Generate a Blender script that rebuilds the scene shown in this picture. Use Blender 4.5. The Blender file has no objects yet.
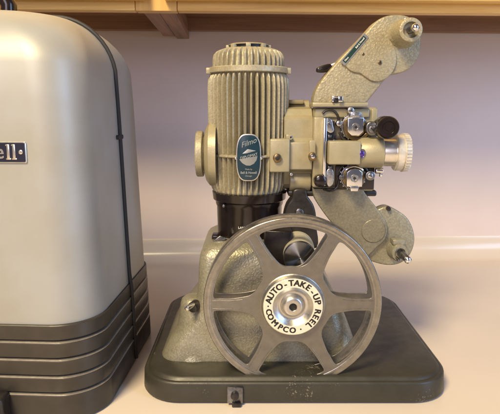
import bpy, bmesh, math, random
from mathutils import Vector, Matrix
random.seed(4)
S = bpy.context.scene
C = S.collection
PI = math.pi
R = math.radians
MM = 0.001

# ---------------------------------------------------------------- camera
PITCH = R(10.6); F = 520.0; CZ = 293.6          # focal length in photo pixels, camera height in mm
cd = bpy.data.cameras.new('camera'); cam = bpy.data.objects.new('camera', cd); C.objects.link(cam)
cd.sensor_width = 36; cd.lens = F/500*36; cd.clip_start = 0.02; cd.clip_end = 60
cam.location = (0, 0, CZ*MM); cam.rotation_euler = (PI/2 - PITCH, 0, 0)
S.camera = cam

# ---------------------------------------------------------------- world, lamps, exposure
w = bpy.data.worlds.new('World'); S.world = w; w.use_nodes = True
bg = w.node_tree.nodes['Background']; bg.inputs[0].default_value = (0.74, 0.72, 0.86, 1); bg.inputs[1].default_value = 0.16
def area(name, loc, target, size, power, col, sy=None):
    l = bpy.data.lights.new(name, 'AREA'); l.energy = power; l.color = col; l.size = size
    if sy: l.shape = 'RECTANGLE'; l.size_y = sy
    o = bpy.data.objects.new(name, l); C.objects.link(o); o.location = loc
    o.rotation_euler = (Vector(target)-Vector(loc)).to_track_quat('-Z', 'Y').to_euler()
    return o
area('ceiling_lamp', (-0.62, -0.62, 1.62), (0, 0.65, 0.05), 0.50, 58, (1.0, 0.80, 0.47))
area('window_light', (1.5, -0.5, 0.75), (0, 0.6, 0.2), 0.45, 17, (0.42, 0.62, 1.0), 1.1)
area('window_light_front', (-0.5, -1.2, 0.9), (0, 0.6, 0.25), 0.7, 10.5, (0.88, 0.80, 0.96), 0.8)
S.view_settings.view_transform = 'Standard'; S.view_settings.look = 'None'
S.view_settings.exposure = -0.03; S.view_settings.gamma = 1

# ---------------------------------------------------------------- pixel helper: photo pixel at horizontal distance Y -> (X, Y, Z) in mm
cp, sp = math.cos(PITCH), math.sin(PITCH)
def P(px, py, Y):
    u = (px-250)/F; v = (207-py)/F
    t = Y/(cp+v*sp)
    return Vector((u*t, Y, CZ+(-sp+v*cp)*t))
def PX(px, py, Y): return P(px, py, Y).x
def PZ(py, Y): return P(250, py, Y).z

# ---------------------------------------------------------------- materials
def mat(name, col, rough=0.5, metal=0.0, var=0.0, vscale=60, bump=0.0, bscale=300, rvar=0.0, spec=0.5,
        col2=None, aniso=0.0, coat=0.0, bkind='noise', chips=None, edge=False, chipcol=(0.5,0.48,0.42)):
    m = bpy.data.materials.new(name); m.use_nodes = True
    n = m.node_tree.nodes; L = m.node_tree.links; b = n['Principled BSDF']
    b.inputs['Base Color'].default_value = (*col, 1); b.inputs['Roughness'].default_value = rough
    b.inputs['Metallic'].default_value = metal; b.inputs['Specular IOR Level'].default_value = spec
    if coat: b.inputs['Coat Weight'].default_value = coat; b.inputs['Coat Roughness'].default_value = 0.15
    tc = n.new('ShaderNodeTexCoord')
    last = None
    if var or col2:
        t = n.new('ShaderNodeTexNoise'); t.inputs['Scale'].default_value = vscale; t.inputs['Detail'].default_value = 6
        L.new(tc.outputs['Object'], t.inputs['Vector'])
        r = n.new('ShaderNodeValToRGB')
        c2 = col2 or tuple(max(0, c*(1-var)) for c in col); c1 = col if col2 else tuple(min(1, c*(1+var)) for c in col)
        r.color_ramp.elements[0].color = (*c2, 1); r.color_ramp.elements[1].color = (*c1, 1)
        r.color_ramp.elements[0].position = 0.35; r.color_ramp.elements[1].position = 0.65
        L.new(t.outputs['Fac'], r.inputs['Fac']); last = r.outputs['Color']
        if rvar:
            mr = n.new('ShaderNodeMapRange'); mr.inputs['To Min'].default_value = rough-rvar; mr.inputs['To Max'].default_value = rough+rvar
            mr.inputs['From Min'].default_value = .3; mr.inputs['From Max'].default_value = .7
            t2 = n.new('ShaderNodeTexNoise'); t2.inputs['Scale'].default_value = vscale*2.3; t2.inputs['Detail'].default_value = 8
            L.new(tc.outputs['Object'], t2.inputs['Vector'])
            L.new(t2.outputs['Fac'], mr.inputs['Value']); L.new(mr.outputs['Result'], b.inputs['Roughness'])
    if chips:
        t3 = n.new('ShaderNodeTexNoise'); t3.inputs['Scale'].default_value = 420; t3.inputs['Detail'].default_value = 4; t3.inputs['Roughness'].default_value = .7
        L.new(tc.outputs['Object'], t3.inputs['Vector'])
        t4 = n.new('ShaderNodeTexNoise'); t4.inputs['Scale'].default_value = 30; L.new(tc.outputs['Object'], t4.inputs['Vector'])
        mu = n.new('ShaderNodeMath'); mu.operation = 'MULTIPLY'; L.new(t3.outputs['Fac'], mu.inputs[0]); L.new(t4.outputs['Fac'], mu.inputs[1])
        gt = n.new('ShaderNodeMath'); gt.operation = 'GREATER_THAN'; gt.inputs[1].default_value = chips
        src = mu.outputs[0]
        if edge:   # paint worn through more easily on raised edges
            ge = n.new('ShaderNodeNewGeometry'); er = n.new('ShaderNodeMapRange'); er.inputs['From Min'].default_value = .515; er.inputs['From Max'].default_value = .60
            er.inputs['To Max'].default_value = .11; L.new(ge.outputs['Pointiness'], er.inputs['Value'])
            ea = n.new('ShaderNodeMath'); L.new(src, ea.inputs[0]); L.new(er.outputs[0], ea.inputs[1]); src = ea.outputs[0]
        L.new(src, gt.inputs[0])
        mx = n.new('ShaderNodeMixRGB'); mx.inputs[2].default_value = (*chipcol, 1); L.new(gt.outputs[0], mx.inputs[0])
        if last: L.new(last, mx.inputs[1])
        else: mx.inputs[1].default_value = (*col, 1)
        last = mx.outputs[0]
    if last: L.new(last, b.inputs['Base Color'])
    if bump:
        if bkind == 'hammer':
            t = n.new('ShaderNodeTexVoronoi'); t.feature = 'SMOOTH_F1'; t.inputs['Scale'].default_value = bscale
            if 'Smoothness' in t.inputs: t.inputs['Smoothness'].default_value = .8
            dn = n.new('ShaderNodeTexNoise'); dn.inputs['Scale'].default_value = bscale*.8; dn.inputs['Detail'].default_value = 3
            L.new(tc.outputs['Object'], dn.inputs['Vector'])
            ad = n.new('ShaderNodeVectorMath'); ad.operation = 'MULTIPLY_ADD'; ad.inputs[1].default_value = (1.6/bscale,)*3
            L.new(dn.outputs['Color'], ad.inputs[0]); L.new(tc.outputs['Object'], ad.inputs[2])
            L.new(ad.outputs[0], t.inputs['Vector']); out = t.outputs['Distance']
            hr = n.new('ShaderNodeMapRange'); hr.inputs['From Min'].default_value = .15; hr.inputs['From Max'].default_value = .75
            hr.inputs['To Min'].default_value = 1.05; hr.inputs['To Max'].default_value = .80; L.new(out, hr.inputs['Value'])
            hm = n.new('ShaderNodeMixRGB'); hm.blend_type = 'MULTIPLY'; hm.inputs[0].default_value = 1
            L.new(hr.outputs[0], hm.inputs[2])
            if last: L.new(last, hm.inputs[1])
            else: hm.inputs[1].default_value = (*col, 1)
            L.new(hm.outputs[0], b.inputs['Base Color'])
        else:
            t = n.new('ShaderNodeTexNoise'); t.inputs['Scale'].default_value = bscale; t.inputs['Detail'].default_value = 4
            L.new(tc.outputs['Object'], t.inputs['Vector']); out = t.outputs['Fac']
        bp = n.new('ShaderNodeBump'); bp.inputs['Strength'].default_value = bump; bp.inputs['Distance'].default_value = 0.0008
        L.new(out, bp.inputs['Height']); L.new(bp.outputs['Normal'], b.inputs['Normal'])
    return m

def wood(name, c1, c2, rough=0.38, axis=0):
    m = bpy.data.materials.new(name); m.use_nodes = True
    n = m.node_tree.nodes; L = m.node_tree.links; b = n['Principled BSDF']
    tc = n.new('ShaderNodeTexCoord'); mp = n.new('ShaderNodeMapping')
    sc = [60, 60, 60]; sc[axis] = 3.0
    mp.inputs['Scale'].default_value = sc
    L.new(tc.outputs['Object'], mp.inputs['Vector'])
    t = n.new('ShaderNodeTexNoise'); t.inputs['Scale'].default_value = 1.6; t.inputs['Detail'].default_value = 9; t.inputs['Roughness'].default_value = .65
    t.inputs['Distortion'].default_value = .6
    L.new(mp.outputs[0], t.inputs['Vector'])
    r = n.new('ShaderNodeValToRGB'); r.color_ramp.elements[0].position = .32; r.color_ramp.elements[1].position = .66
    r.color_ramp.elements[0].color = (*c2, 1); r.color_ramp.elements[1].color = (*c1, 1)
    L.new(t.outputs['Fac'], r.inputs['Fac']); L.new(r.outputs[0], b.inputs['Base Color'])
    b.inputs['Roughness'].default_value = rough
    bp = n.new('ShaderNodeBump'); bp.inputs['Strength'].default_value = .15; bp.inputs['Distance'].default_value = .0006
    L.new(t.outputs['Fac'], bp.inputs['Height']); L.new(bp.outputs[0], b.inputs['Normal'])
    return m

M = dict(
    wall = mat('wall_laminate', (0.74, 0.635, 0.595), .42, var=.03, vscale=7),
    counter = mat('counter_laminate', (0.715, 0.625, 0.525), .22, var=.025, vscale=6),
    oak = wood('honey_oak', (0.88, 0.58, 0.19), (0.70, 0.41, 0.11)),
    oakd = wood('shaded_oak', (0.30, 0.16, 0.085), (0.19, 0.095, 0.05), .5),  # cabinet oak with the shade behind the frame put into its colour
    oaky = wood('shaded_oak_end', (0.36, 0.20, 0.11), (0.15, 0.085, 0.05), .5, axis=1),
    paint = mat('hammertone_beige', (0.345, 0.305, 0.20), .44, metal=.2, var=.06, vscale=90, bump=.55, bscale=480, bkind='hammer'),
    badgeink = mat('badge_print', (0.33, 0.36, 0.35), .4, metal=.5),
    paint2 = mat('motor_beige', (0.375, 0.34, 0.24), .42, metal=.15, var=.06, vscale=90, bump=.18, bscale=600, bkind='hammer'),
    head = mat('smooth_beige', (0.345, 0.305, 0.195), .38, metal=.15, var=.06, vscale=90, bump=.16, bscale=700, rvar=.05),
    foot = mat('pedestal_hammertone', (0.33, 0.31, 0.23), .36, metal=.35, var=.06, vscale=60, bump=.40, bscale=520, bkind='hammer'),
    base = mat('base_olive', (0.037, 0.034, 0.025), .44, var=.12, vscale=45, bump=.06, bscale=700, rvar=.06, chips=.43, edge=True, chipcol=(.17,.155,.12)),
    black = mat('black_bakelite', (0.014, 0.009, 0.008), .20, var=.2, vscale=90),
    blackm = mat('black_satin', (0.022, 0.018, 0.016), .33, var=.2, vscale=90, rvar=.08),
    blackmat = mat('black_rubber', (0.02, 0.02, 0.022), .6, bump=.1),
    chrome = mat('chrome', (0.78, 0.78, 0.80), .16, metal=1, var=.05, vscale=200),
    steel = mat('steel', (0.55, 0.55, 0.56), .30, metal=1, var=.12, vscale=300, rvar=.08),
    dsteel = mat('dark_steel', (0.22, 0.22, 0.23), .34, metal=1, var=.2, vscale=300, rvar=.1),
    reel = mat('reel_grey', (0.205, 0.19, 0.165), .34, metal=.65, var=.08, vscale=130, bump=.06, bscale=700, rvar=.07),
    reeledge = mat('reel_rim', (0.29, 0.27, 0.235), .28, metal=.8, var=.12, vscale=130, rvar=.08),
    hubm = mat('hub_metal', (0.60, 0.58, 0.53), .36, metal=1, var=.08, vscale=150, rvar=.06),
    cream = mat('cream_print', (0.70, 0.64, 0.50), .45, var=.05, vscale=180),
    ink = mat('black_ink', (0.012, 0.011, 0.010), .5),
    white = mat('white_print', (0.75, 0.73, 0.68), .5),
    column = mat('column_cream', (0.50, 0.46, 0.34), .40, var=.08, vscale=150, bump=.08, bscale=700),
    armd = mat('arm_olive', (0.25, 0.228, 0.16), .40, metal=.25, var=.10, vscale=40, bump=.30, bscale=520, bkind='hammer'),
    darkplate = mat('slot_and_shade_brown', (0.055, 0.042, 0.034), .38, metal=.4, var=.15, vscale=200),  # film slot brown, also used for painted shade on the lower plate
    teal = mat('badge_teal', (0.008, 0.030, 0.048), .28, var=.15, vscale=200),
    green = mat('plate_green', (0.015, 0.042, 0.035), .3, var=.1),
    emb = mat('emblem_metal', (0.34,0.35,0.34), .4, metal=.7),
    silver = mat('badge_silver', (0.62, 0.60, 0.55), .32, metal=.9, var=.06, vscale=300),
    case = mat('case_silver', (0.385, 0.392, 0.38), .47, metal=.25, var=.05, vscale=15, col2=(.35,.34,.30)),
    band = mat('case_brown', (0.048, 0.041, 0.033), .42, metal=.2, var=.10, vscale=60, rvar=.05),
    ledgelight = mat('ledge_light', (0.24, 0.215, 0.18), .38, metal=.4, var=.12, vscale=200),  # lighter than the band: light caught on the ledges, as colour
    badge = mat('badge_navy', (0.016, 0.016, 0.034), .3, var=.1),
    knurl = mat('ring_aluminium', (0.76, 0.72, 0.64), .34, metal=.5, var=.08, vscale=300, rvar=.06),
    purple = mat('coated_glass', (0.09, 0.05, 0.30), .12, metal=.6),
    brass = mat('brass', (0.22, 0.16, 0.08), .32, metal=1, var=.15, vscale=300),
)

# ---------------------------------------------------------------- mesh helpers (all in mm, world coordinates)
def new(): return bmesh.new()
def ring_faces(bm, a, b, mi=0):
    n = len(a)
    for i in range(n):
        f = bm.faces.new((a[i], a[(i+1) % n], b[(i+1) % n], b[i])); f.material_index = mi
def loft(bm, rings, cap=(True, True), mi=0):
    vs = [[bm.verts.new(p) for p in r] for r in rings]
    for a, b in zip(vs, vs[1:]): ring_faces(bm, a, b, mi)
    if cap[0]: bm.faces.new(list(reversed(vs[0]))).material_index = mi
    if cap[1]: bm.faces.new(vs[-1]).material_index = mi
    return vs
def basis(d):
    d = Vector(d).normalized()
    u = Vector((0, 0, 1)) if abs(d.z) < .9 else Vector((1, 0, 0))
    a = d.cross(u).normalized(); b = d.cross(a).normalized()
    return a, b, d
def lathe(bm, o, d, prof, seg=48, cap=(True, True), rfun=None):
    """prof: (distance along d, radius) list; rfun(angle, radius, index) for teeth"""
    a, b, d = basis(d); o = Vector(o)
    rings = []
    for k, (h, r) in enumerate(prof):
        rr = []
        for i in range(seg):
            t = 2*PI*i/seg; q = rfun(t, r, k) if rfun else r
            rr.append(o+d*h+a*math.cos(t)*q+b*math.sin(t)*q)
        rings.append(rr)
    loft(bm, rings, cap)
def cyl(bm, p0, p1, r, r1=None, seg=32, bev=0.5):
    p0 = Vector(p0); p1 = Vector(p1); h = (p1-p0).length; r1 = r if r1 is None else r1
    bev = min(bev, h*.3, r*.3, r1*.3)
    lathe(bm, p0, p1-p0, [(0, r-bev), (bev*.3, r-bev*.3), (bev, r), (h-bev, r1), (h-bev*.3, r1-bev*.3), (h, r1-bev)], seg)
def tube(bm, pts, r, seg=10, closed=False):
    pts = [Vector(p) for p in pts]; rings = []; n = len(pts)
    prev = None
    for i, p in enumerate(pts):
        d = (pts[(i+1) % n]-pts[i-1]) if closed or 0 < i < n-1 else (pts[1]-pts[0] if i == 0 else pts[-1]-pts[-2])
        d.normalize()
        if prev is None: a, b, _ = basis(d)
        else:
            a = (prev-d*prev.dot(d)).normalized(); b = d.cross(a)
        prev = a
        rings.append([p+(a*math.cos(2*PI*k/seg)+b*math.sin(2*PI*k/seg))*r for k in range(seg)])
    if closed:
        vs = [[bm.verts.new(q) for q in rr] for rr in rings]
        for i in range(n): ring_faces(bm, vs[i], vs[(i+1) % n])
    else: loft(bm, rings)
def box(bm, x0, x1, y0, y1, z0, z1, bev=0.8, seg=2):
    vs = [bm.verts.new(p) for p in ((x0,y0,z0),(x1,y0,z0),(x1,y1,z0),(x0,y1,z0),(x0,y0,z1),(x1,y0,z1),(x1,y1,z1),(x0,y1,z1))]
    fs = [bm.faces.new([vs[i] for i in q]) for q in ((0,3,2,1),(4,5,6,7),(0,1,5,4),(1,2,6,5),(2,3,7,6),(3,0,4,7))]
    if bev: bmesh.ops.bevel(bm, geom=list({e for f in fs for e in f.edges}), offset=bev, segments=seg, profile=.5, affect='EDGES')
def pbox(bm, px0, px1, py0, py1, y0, y1, bev=0.8, seg=2):
    """box given by its front outline in photo pixels at distance y0"""
    pm = (py0+py1)/2
    box(bm, PX(px0, pm, y0), PX(px1, pm, y0), y0, y1, PZ(py1, y0), PZ(py0, y0), bev, seg)
def smooth_outline(pts, n=6):
    """Catmull-Rom through closed 2D outline"""
    out = []; k = len(pts)
    for i in range(k):
        p0, p1, p2, p3 = (Vector(pts[(i+j-1) % k]) for j in range(4))
        d1 = max((p1-p0).length, 1e-6)**.5; d2 = max((p2-p1).length, 1e-6)**.5; d3 = max((p3-p2).length, 1e-6)**.5
        m1 = (p1-p0)/d1-(p2-p0)/(d1+d2)+(p2-p1)/d2; m2 = (p2-p1)/d2-(p3-p1)/(d2+d3)+(p3-p2)/d3
        m1 *= d2; m2 *= d2
        for s in range(n):
            t = s/n; t2 = t*t; t3 = t2*t
            out.append(p1*(2*t3-3*t2+1)+m1*(t3-2*t2+t)+p2*(3*t2-2*t3)+m2*(t3-t2))
    return out
def inset2(pts, d):
    """shrink a closed 2D outline (x,z) inward by d"""
    A = sum(pts[i][0]*pts[(i+1) % len(pts)][1]-pts[(i+1) % len(pts)][0]*pts[i][1] for i in range(len(pts)))
    s = 1 if A > 0 else -1; out = []
    n = len(pts)
    for i in range(n):
        a = Vector(pts[i-1]); b = Vector(pts[i]); c = Vector(pts[(i+1) % n])
        t = (c-a)
        if t.length < 1e-9: out.append(b); continue
        t.normalize(); out.append(b+Vector((-t.y, t.x))*s*d)
    return out
def plate(bm, pts, y0, y1, bev=1.2, segs=3):
    """pts: 2D (x,z) outline; front face at y0 with rounded rim, back at y1"""
    rings = []
    for k in range(segs+1):
        a = PI/2*k/segs
        q = inset2(pts, bev*(1-math.sin(a))) if k < segs else [Vector(p) for p in pts]
        rings.append([(p[0], y0+bev*(1-math.cos(a)), p[1]) for p in q])
    rings.append([(p[0], y1, p[1]) for p in pts])
    loft(bm, rings)
def pplate(bm, pix, y0, y1, bev=1.2, sm=6):
    pts = [(PX(a, b, y0), PZ(b, y0)) for a, b in pix]
    if sm: pts = smooth_outline(pts, sm)
    plate(bm, pts, y0, y1, bev)
def rrect(x0, x1, y0, y1, r, z, n=10):
    out = []
    for cx, cy, a0 in ((x1-r, y0+r, -90), (x1-r, y1-r, 0), (x0+r, y1-r, 90), (x0+r, y0+r, 180)):
        for i in range(n+1):
            t = R(a0+90*i/n); out.append(Vector((cx+r*math.cos(t), cy+r*math.sin(t), z)))
    return out
def link(name, me, mats, parent=None):
    o = bpy.data.objects.new(name, me); C.objects.link(o)
    if not isinstance(mats, (list, tuple)): mats = [mats]
    me.materials.clear()
    for m in mats: me.materials.append(m)
    if parent is not None:
        o.parent = parent
    return o
def root_loc(o):
    while o.parent: o = o.parent
    return o.location.copy()
def obj(name, bm, mats, parent=None, angle=35, origin=None):
    bmesh.ops.recalc_face_normals(bm, faces=bm.faces)
    off = root_loc(parent) if parent is not None else (Vector(origin)*MM if origin is not None else Vector((0, 0, 0)))
    for v in bm.verts: v.co = v.co*MM-off
    me = bpy.data.meshes.new(name); bm.to_mesh(me); bm.free()
    me.shade_smooth(); me.set_sharp_from_angle(angle=R(angle))
    o = link(name, me, mats, parent)
    if parent is None: o.location = off
    return o
def tag(o, label, cat, group=None):
    o['label'] = label; o['category'] = cat
    if group: o['group'] = group
    return o
def thing(name, label, cat, loc):
    o = bpy.data.objects.new(name, None); C.objects.link(o); o.location = Vector(loc)*MM; o.empty_display_size = .02
    return tag(o, label, cat)
def struct(o): o['kind'] = 'structure'; return o
def textbm(bm, body, size, Mx, bold=0.0, align='CENTER', ext=0.15, sx=1.0, shear=0.0):
    """append flat lettering, Mx: 4x4 (mm) from text plane (x right, y up, z out) to world"""
    cu = bpy.data.curves.new('t', 'FONT'); cu.body = body; cu.size = size; cu.extrude = ext; cu.offset = bold
    cu.align_x = align; cu.align_y = 'CENTER'; cu.shear = shear; cu.resolution_u = 4
    o = bpy.data.objects.new('t', cu); C.objects.link(o)
    dg = bpy.context.evaluated_depsgraph_get(); me = bpy.data.meshes.new_from_object(o.evaluated_get(dg))
    me.transform(Mx @ Matrix.Diagonal((sx, 1, 1, 1)))
    bm.from_mesh(me); bpy.data.meshes.remove(me); bpy.data.objects.remove(o); bpy.data.curves.remove(cu)
def face_cam(x, y, z, rot=0):      # text plane facing the camera side (-Y)
    return Matrix.Translation((x, y, z)) @ Matrix.Rotation(PI/2, 4, 'X') @ Matrix.Rotation(rot, 4, 'Z')
def screw(name, x, y0, y1, z, r, m, parent, slot=0.6, seg=24):
    bm = new(); bev = r*.25
    lathe(bm, (x, y1, z), (0, -1, 0), [(0, r), (y1-y0-bev, r), (y1-y0-bev*.3, r-bev*.35), (y1-y0, r-bev)], seg)
    s = obj(name, bm, m, parent)
    if slot:
        bm = new(); box(bm, -r*.75, r*.75, -.25, .3, -r*.13, r*.13, 0)
        bmesh.ops.rotate(bm, verts=bm.verts, cent=(0, 0, 0), matrix=Matrix.Rotation(slot, 3, 'Y'))
        bmesh.ops.translate(bm, verts=bm.verts, vec=(x, y0, z))
        obj('slot', bm, M['ink'], s)
    return s

# ================================================================ the setting
WROT = R(2.6)
def rotw(p): # room direction: wall turned a little, farther on the right
    p = Vector(p); x, y = p.x, p.y-1000
    return Vector((x*math.cos(WROT)-y*math.sin(WROT), x*math.sin(WROT)+y*math.cos(WROT)+1000, p.z))
# one sheet: counter, cove, wall  (counter and wall are separate structures meeting inside the cove)
bm = new()
rc = 34
prof = [(-900, 0), (0, 0), (400, 0), (1000-rc, 0)]
for i in range(1, 9):
    t = PI/2*i/9*1.0; prof.append((1000-rc+rc*math.sin(t), rc-rc*math.cos(t)))
prof += [(1000, rc), (1000, 41), (1001, 43), (1006, 43.5)]
a = [bm.verts.new(rotw((-1500, y, z))) for y, z in prof]; b = [bm.verts.new(rotw((1500, y, z))) for y, z in prof]
for i in range(len(prof)-1): bm.faces.new((a[i], b[i], b[i+1], a[i+1]))
bmesh.ops.recalc_face_normals(bm, faces=bm.faces)
o = struct(obj('countertop', bm, M['counter'], angle=30))
bm = new()
vs = [bm.verts.new(rotw(p)) for p in ((-1500, 1003, 36), (1500, 1003, 36), (1500, 1003, 1500), (-1500, 1003, 1500))]
bm.faces.new(vs); struct(obj('wall', bm, M['wall']))

# wall cabinet
cab = thing('wall_cabinet', 'honey oak wall cabinet above the counter, only its bottom edge in view', 'cabinet', (0, 870, 421))
def rbox(bm, *a, **k):
    n0 = set(bm.verts); box(bm, *a, **k)
    for v in bm.verts:
        if v not in n0: v.co = rotw(v.co)
CB = 421; CF = 722
bm = new(); rbox(bm, -1400, -163, CF, CF+19, CB, CB+45, bev=1.2); rbox(bm, -108, 1400, CF, CF+19, CB, CB+45, bev=1.2); obj('bottom_rail', bm, M['oak'], cab)
bm = new(); rbox(bm, -162.4, -108.6, CF-.3, CF+19, CB-.3, CB+330, bev=1.0); obj('stile', bm, wood('oak_vertical', (0.80,0.52,0.17), (0.66,0.38,0.11), axis=2), cab)
for x0, x1 in ((-1390, -640), (-632, -146), (-124, 560), (568, 1390)):
    bm = new(); rbox(bm, x0, x1, CF-20, CF-1, CB+11, CB+400, bev=3, seg=3); obj('cabinet_door', bm, M['oak'], cab)
bm = new(); rbox(bm, -1400, 1400, 978, 998, 434, 500, bev=.8); obj('hanging_rail', bm, M['oakd'], cab)
bm = new(); rbox(bm, -1400, 1400, CF+19.5, 977, 456, 468, bev=.5); obj('bottom_panel', bm, M['oakd'], cab)
bm = new(); rbox(bm, -134, -112, CF+19.5, 1001, CB+.5, 455, bev=.6); obj('divider', bm, M['oaky'], cab)
bm = new(); rbox(bm, -156, -135, CF+19.5, 977, CB+1.5, 455, bev=.6); obj('divider', bm, M['oaky'], cab)

# ================================================================ the projector case on the left
case = thing('projector_case', 'silver-grey domed metal projector case with dark ribbed lower band, left of the projector', 'case', (-305, 570, 0))
CX0, CX1, CY0, CY1 = -476, -136, 448, 686
ZT = 388
def csec(z, ins, r=42, n=14): # case cross-section; sides lean in with height
    lean = z*0.022
    i = ins+lean
    r2 = r+ins*.25
    pts = rrect(CX0+i, CX1-i, CY0+i*1.1, CY1-i, r2, z, n)
    c = Vector((-136, 570, 0)); ca, sa = math.cos(R(-3.0)), math.sin(R(-3.0))
    return [Vector(((p.x-c.x)*ca-(p.y-c.y)*sa+c.x, (p.x-c.x)*sa+(p.y-c.y)*ca+c.y, p.z)) for p in pts]
ZB = 97
bm = new(); rings = [csec(z, 2.0) for z in (ZB, 130, 180, 230, 270, 300)]
RT, RZ = 60, 62
for i in range(1, 13):
    t = PI/2*i/12; rings.append(csec(ZT-RZ+RZ*math.sin(t), 2+RT*(1-math.cos(t))))
# gently crowned top
last = rings[-1]; cc = sum(last, Vector())/len(last)
rings.append([cc+(p-cc)*.5+Vector((0, 0, 1.5)) for p in last]); rings.append([cc+(p-cc)*.05+Vector((0, 0, 2)) for p in last])
loft(bm, rings); obj('upper_shell', bm, M['case'], case, angle=60)
rz = [PZ(y, 452) for y in (342, 359.5, 376.5, 393.5)]
bm = new(); rings = [csec(0, 3), csec(.6, 1.2), csec(2, 0)]
for z in reversed(rz):
    rings += [csec(z-2.6, -0.3), csec(z-1.4, 0.3), csec(z-.9, 2.6), csec(z+.5, 2.6), csec(z+1.2, .4), csec(z+2.2, 0)]
rings += [csec(ZB-1, 0), csec(ZB-.2, .5), csec(ZB+.2, 3)]
loft(bm, rings); obj('lower_band', bm, M['band'], case, angle=28)
for z in rz:
    bm = new(); vs = loft(bm, [csec(z-2.0, -.30), csec(z-1.5, -.38), csec(z-1.1, -.1), csec(z-.7, 2.2), csec(z-2.0, 2.2), csec(z-2.2, .2)], cap=(False, False))
    ring_faces(bm, vs[-1], vs[0])
    obj('ledge_highlight', bm, M['ledgelight'], case, angle=50)  # added strip, paints the bright line of light along the ledge
# black gasket strip running over the case halfway along its side
bm = new(); pts = []
def edge_at(z, ins, off):  # the point of the right side wall at distance ~Y0
    s = csec(z, ins)
    return None
Y0 = 574
def side_pt(z, ins, y):
    s = csec(z, ins); best = None
    for i in range(len(s)):
        a_, b_ = s[i], s[(i+1) % len(s)]
        if (a_.y-y)*(b_.y-y) <= 0 and a_.y != b_.y:
            t = (y-a_.y)/(b_.y-a_.y); q = a_.lerp(b_, t)
            if best is None or q.x > best.x: best = q
    return best
for z in list(range(4, 100, 8)): pts.append(side_pt(z, -0.6, Y0))
for z in (110, 130, 170, 210, 250, 285): pts.append(side_pt(z, .8, Y0))
for i in range(1, 13):
    t = PI/2*i/12; q = side_pt(ZT-RZ+RZ*math.sin(t), .8+RT*(1-math.cos(t)), Y0)
    q.z += 1.3*math.sin(t); pts.append(q)
e = pts[-1]
pts += [Vector((e.x-60, Y0, e.z+1)), Vector((-400, Y0, e.z+1))]
tube(bm, pts, 2.4, 10); gs = obj('gasket_strip', bm, M['blackmat'], case)
q = side_pt(PZ(137, 574), 1.5, Y0)
for dy in (-8, 7): bm = new(); cyl(bm, (q.x-2, Y0+dy, q.z), (q.x+2.5, Y0+dy, q.z), 2.4, bev=.8); obj('rivet', bm, M['blackmat'], gs)
# black handle on top
bm = new(); hz = ZT+2
hx1 = PX(16, 10, 560)
path = [(hx1-8, 560, ZT-2), (hx1-7, 560, hz+8), (hx1-10, 560, hz+15), (hx1-18, 560, hz+18), (hx1-110, 560, hz+20), (hx1-128, 560, hz+15), (hx1-130, 560, ZT-2)]
tube(bm, path, 8, 14); obj('handle', bm, M['black'], case)
# name badge on the front
fy = 452+1
def front_y(z):
    s = csec(z, 2.0); return min(p.y for p in s)
bz = PZ(152.5, 458); bx1 = PX(26.3, 152, 458)
# the front leans and turns slightly: find plane through front surface
def front_pt(x, z):
    s = csec(z, 2.0); best = None
    for i in range(len(s)):
        a_, b_ = s[i], s[(i+1) % len(s)]
        if (a_.x-x)*(b_.x-x) <= 0 and a_.x != b_.x:
            t = (x-a_.x)/(b_.x-a_.x); q = a_.lerp(b_, t)
            if best is None or q.y < best.y: best = q
    return best
p0 = front_pt(bx1-110, bz-10); p1 = front_pt(bx1, bz-10); p2 = front_pt(bx1, bz+10)
ex = (p1-p0).normalized(); n_ = ex.cross((p2-p1).normalized()).normalized(); ez = n_.cross(ex)
cen = (p1+p2)/2
Mb = Matrix((( ex.x, ez.x, n_.x, cen.x), (ex.y, ez.y, n_.y, cen.y), (ex.z, ez.z, n_.z, cen.z), (0, 0, 0, 1)))
def badge_box(bm, x0, x1, y0, y1, z0, z1, r, bev):
    o = []
    for cx, cy, a0 in ((x1-r, y0+r, -90), (x1-r, y1-r, 0), (x0+r, y1-r, 90), (x0+r, y0+r, 180)):
        for i in range(5): t = R(a0+22.5*i); o.append(Vector((cx+r*math.cos(t), cy+r*math.sin(t), 0)))
    cx, cy = (x0+x1)/2, (y0+y1)/2
    def sc(k): return [Vector((cx+(p.x-cx)*(1-k/(x1-x0)*2), cy+(p.y-cy)*(1-k/(y1-y0)*2), 0)) for p in o]
    loft(bm, [[p+Vector((0, 0, z0)) for p in o], [p+Vector((0, 0, z1-bev)) for p in o], [p+Vector((0, 0, z1)) for p in sc(bev)]])
bm = new(); badge_box(bm, -150, 0, -9.4, 9.4, -.5, 1.6, 1.5, .5); bmesh.ops.transform(bm, matrix=Mb, verts=bm.verts)
nb = obj('name_badge', bm, M['silver'], case)
bm = new(); badge_box(bm, -149, -1.0, -8.4, 8.4, 1.0, 2.0, 1.2, .2); bmesh.ops.transform(bm, matrix=Mb, verts=bm.verts)
obj('badge_field', bm, M['badge'], nb)
bm = new()
for dx in (-.35, 0, .35): textbm(bm, 'Bell & Howe', 18.5, Mb @ Matrix.Translation((-19.6+dx, .2, 2.1+dx*.05)), align='RIGHT', ext=.4, sx=.9)
def mbox(bm, x0, x1, y0, y1, z1):
    t_ = bmesh.new(); box(t_, x0, x1, y0, y1, 1.9, z1, .25); bmesh.ops.transform(t_, matrix=Mb, verts=t_.verts)
    m_ = bpy.data.meshes.new('t'); t_.to_mesh(m_); t_.free(); bm.from_mesh(m_); bpy.data.meshes.remove(m_)
for lx_ in (-10.6, -15.8):
    mbox(bm, lx_-1.3, lx_+1.3, -6.3, 7.0, 2.6); mbox(bm, lx_-2.3, lx_+2.3, -6.4, -5.0, 2.5); mbox(bm, lx_-2.3, lx_+.4, 5.8, 7.1, 2.5)
lathe(bm, Mb @ Vector((-4.6, .3, 2)), n_, [(0, 2.0), (.5, 1.9), (.8, 1.2), (.3, .9)], 20)
obj('lettering', bm, M['silver'], nb)
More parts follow.
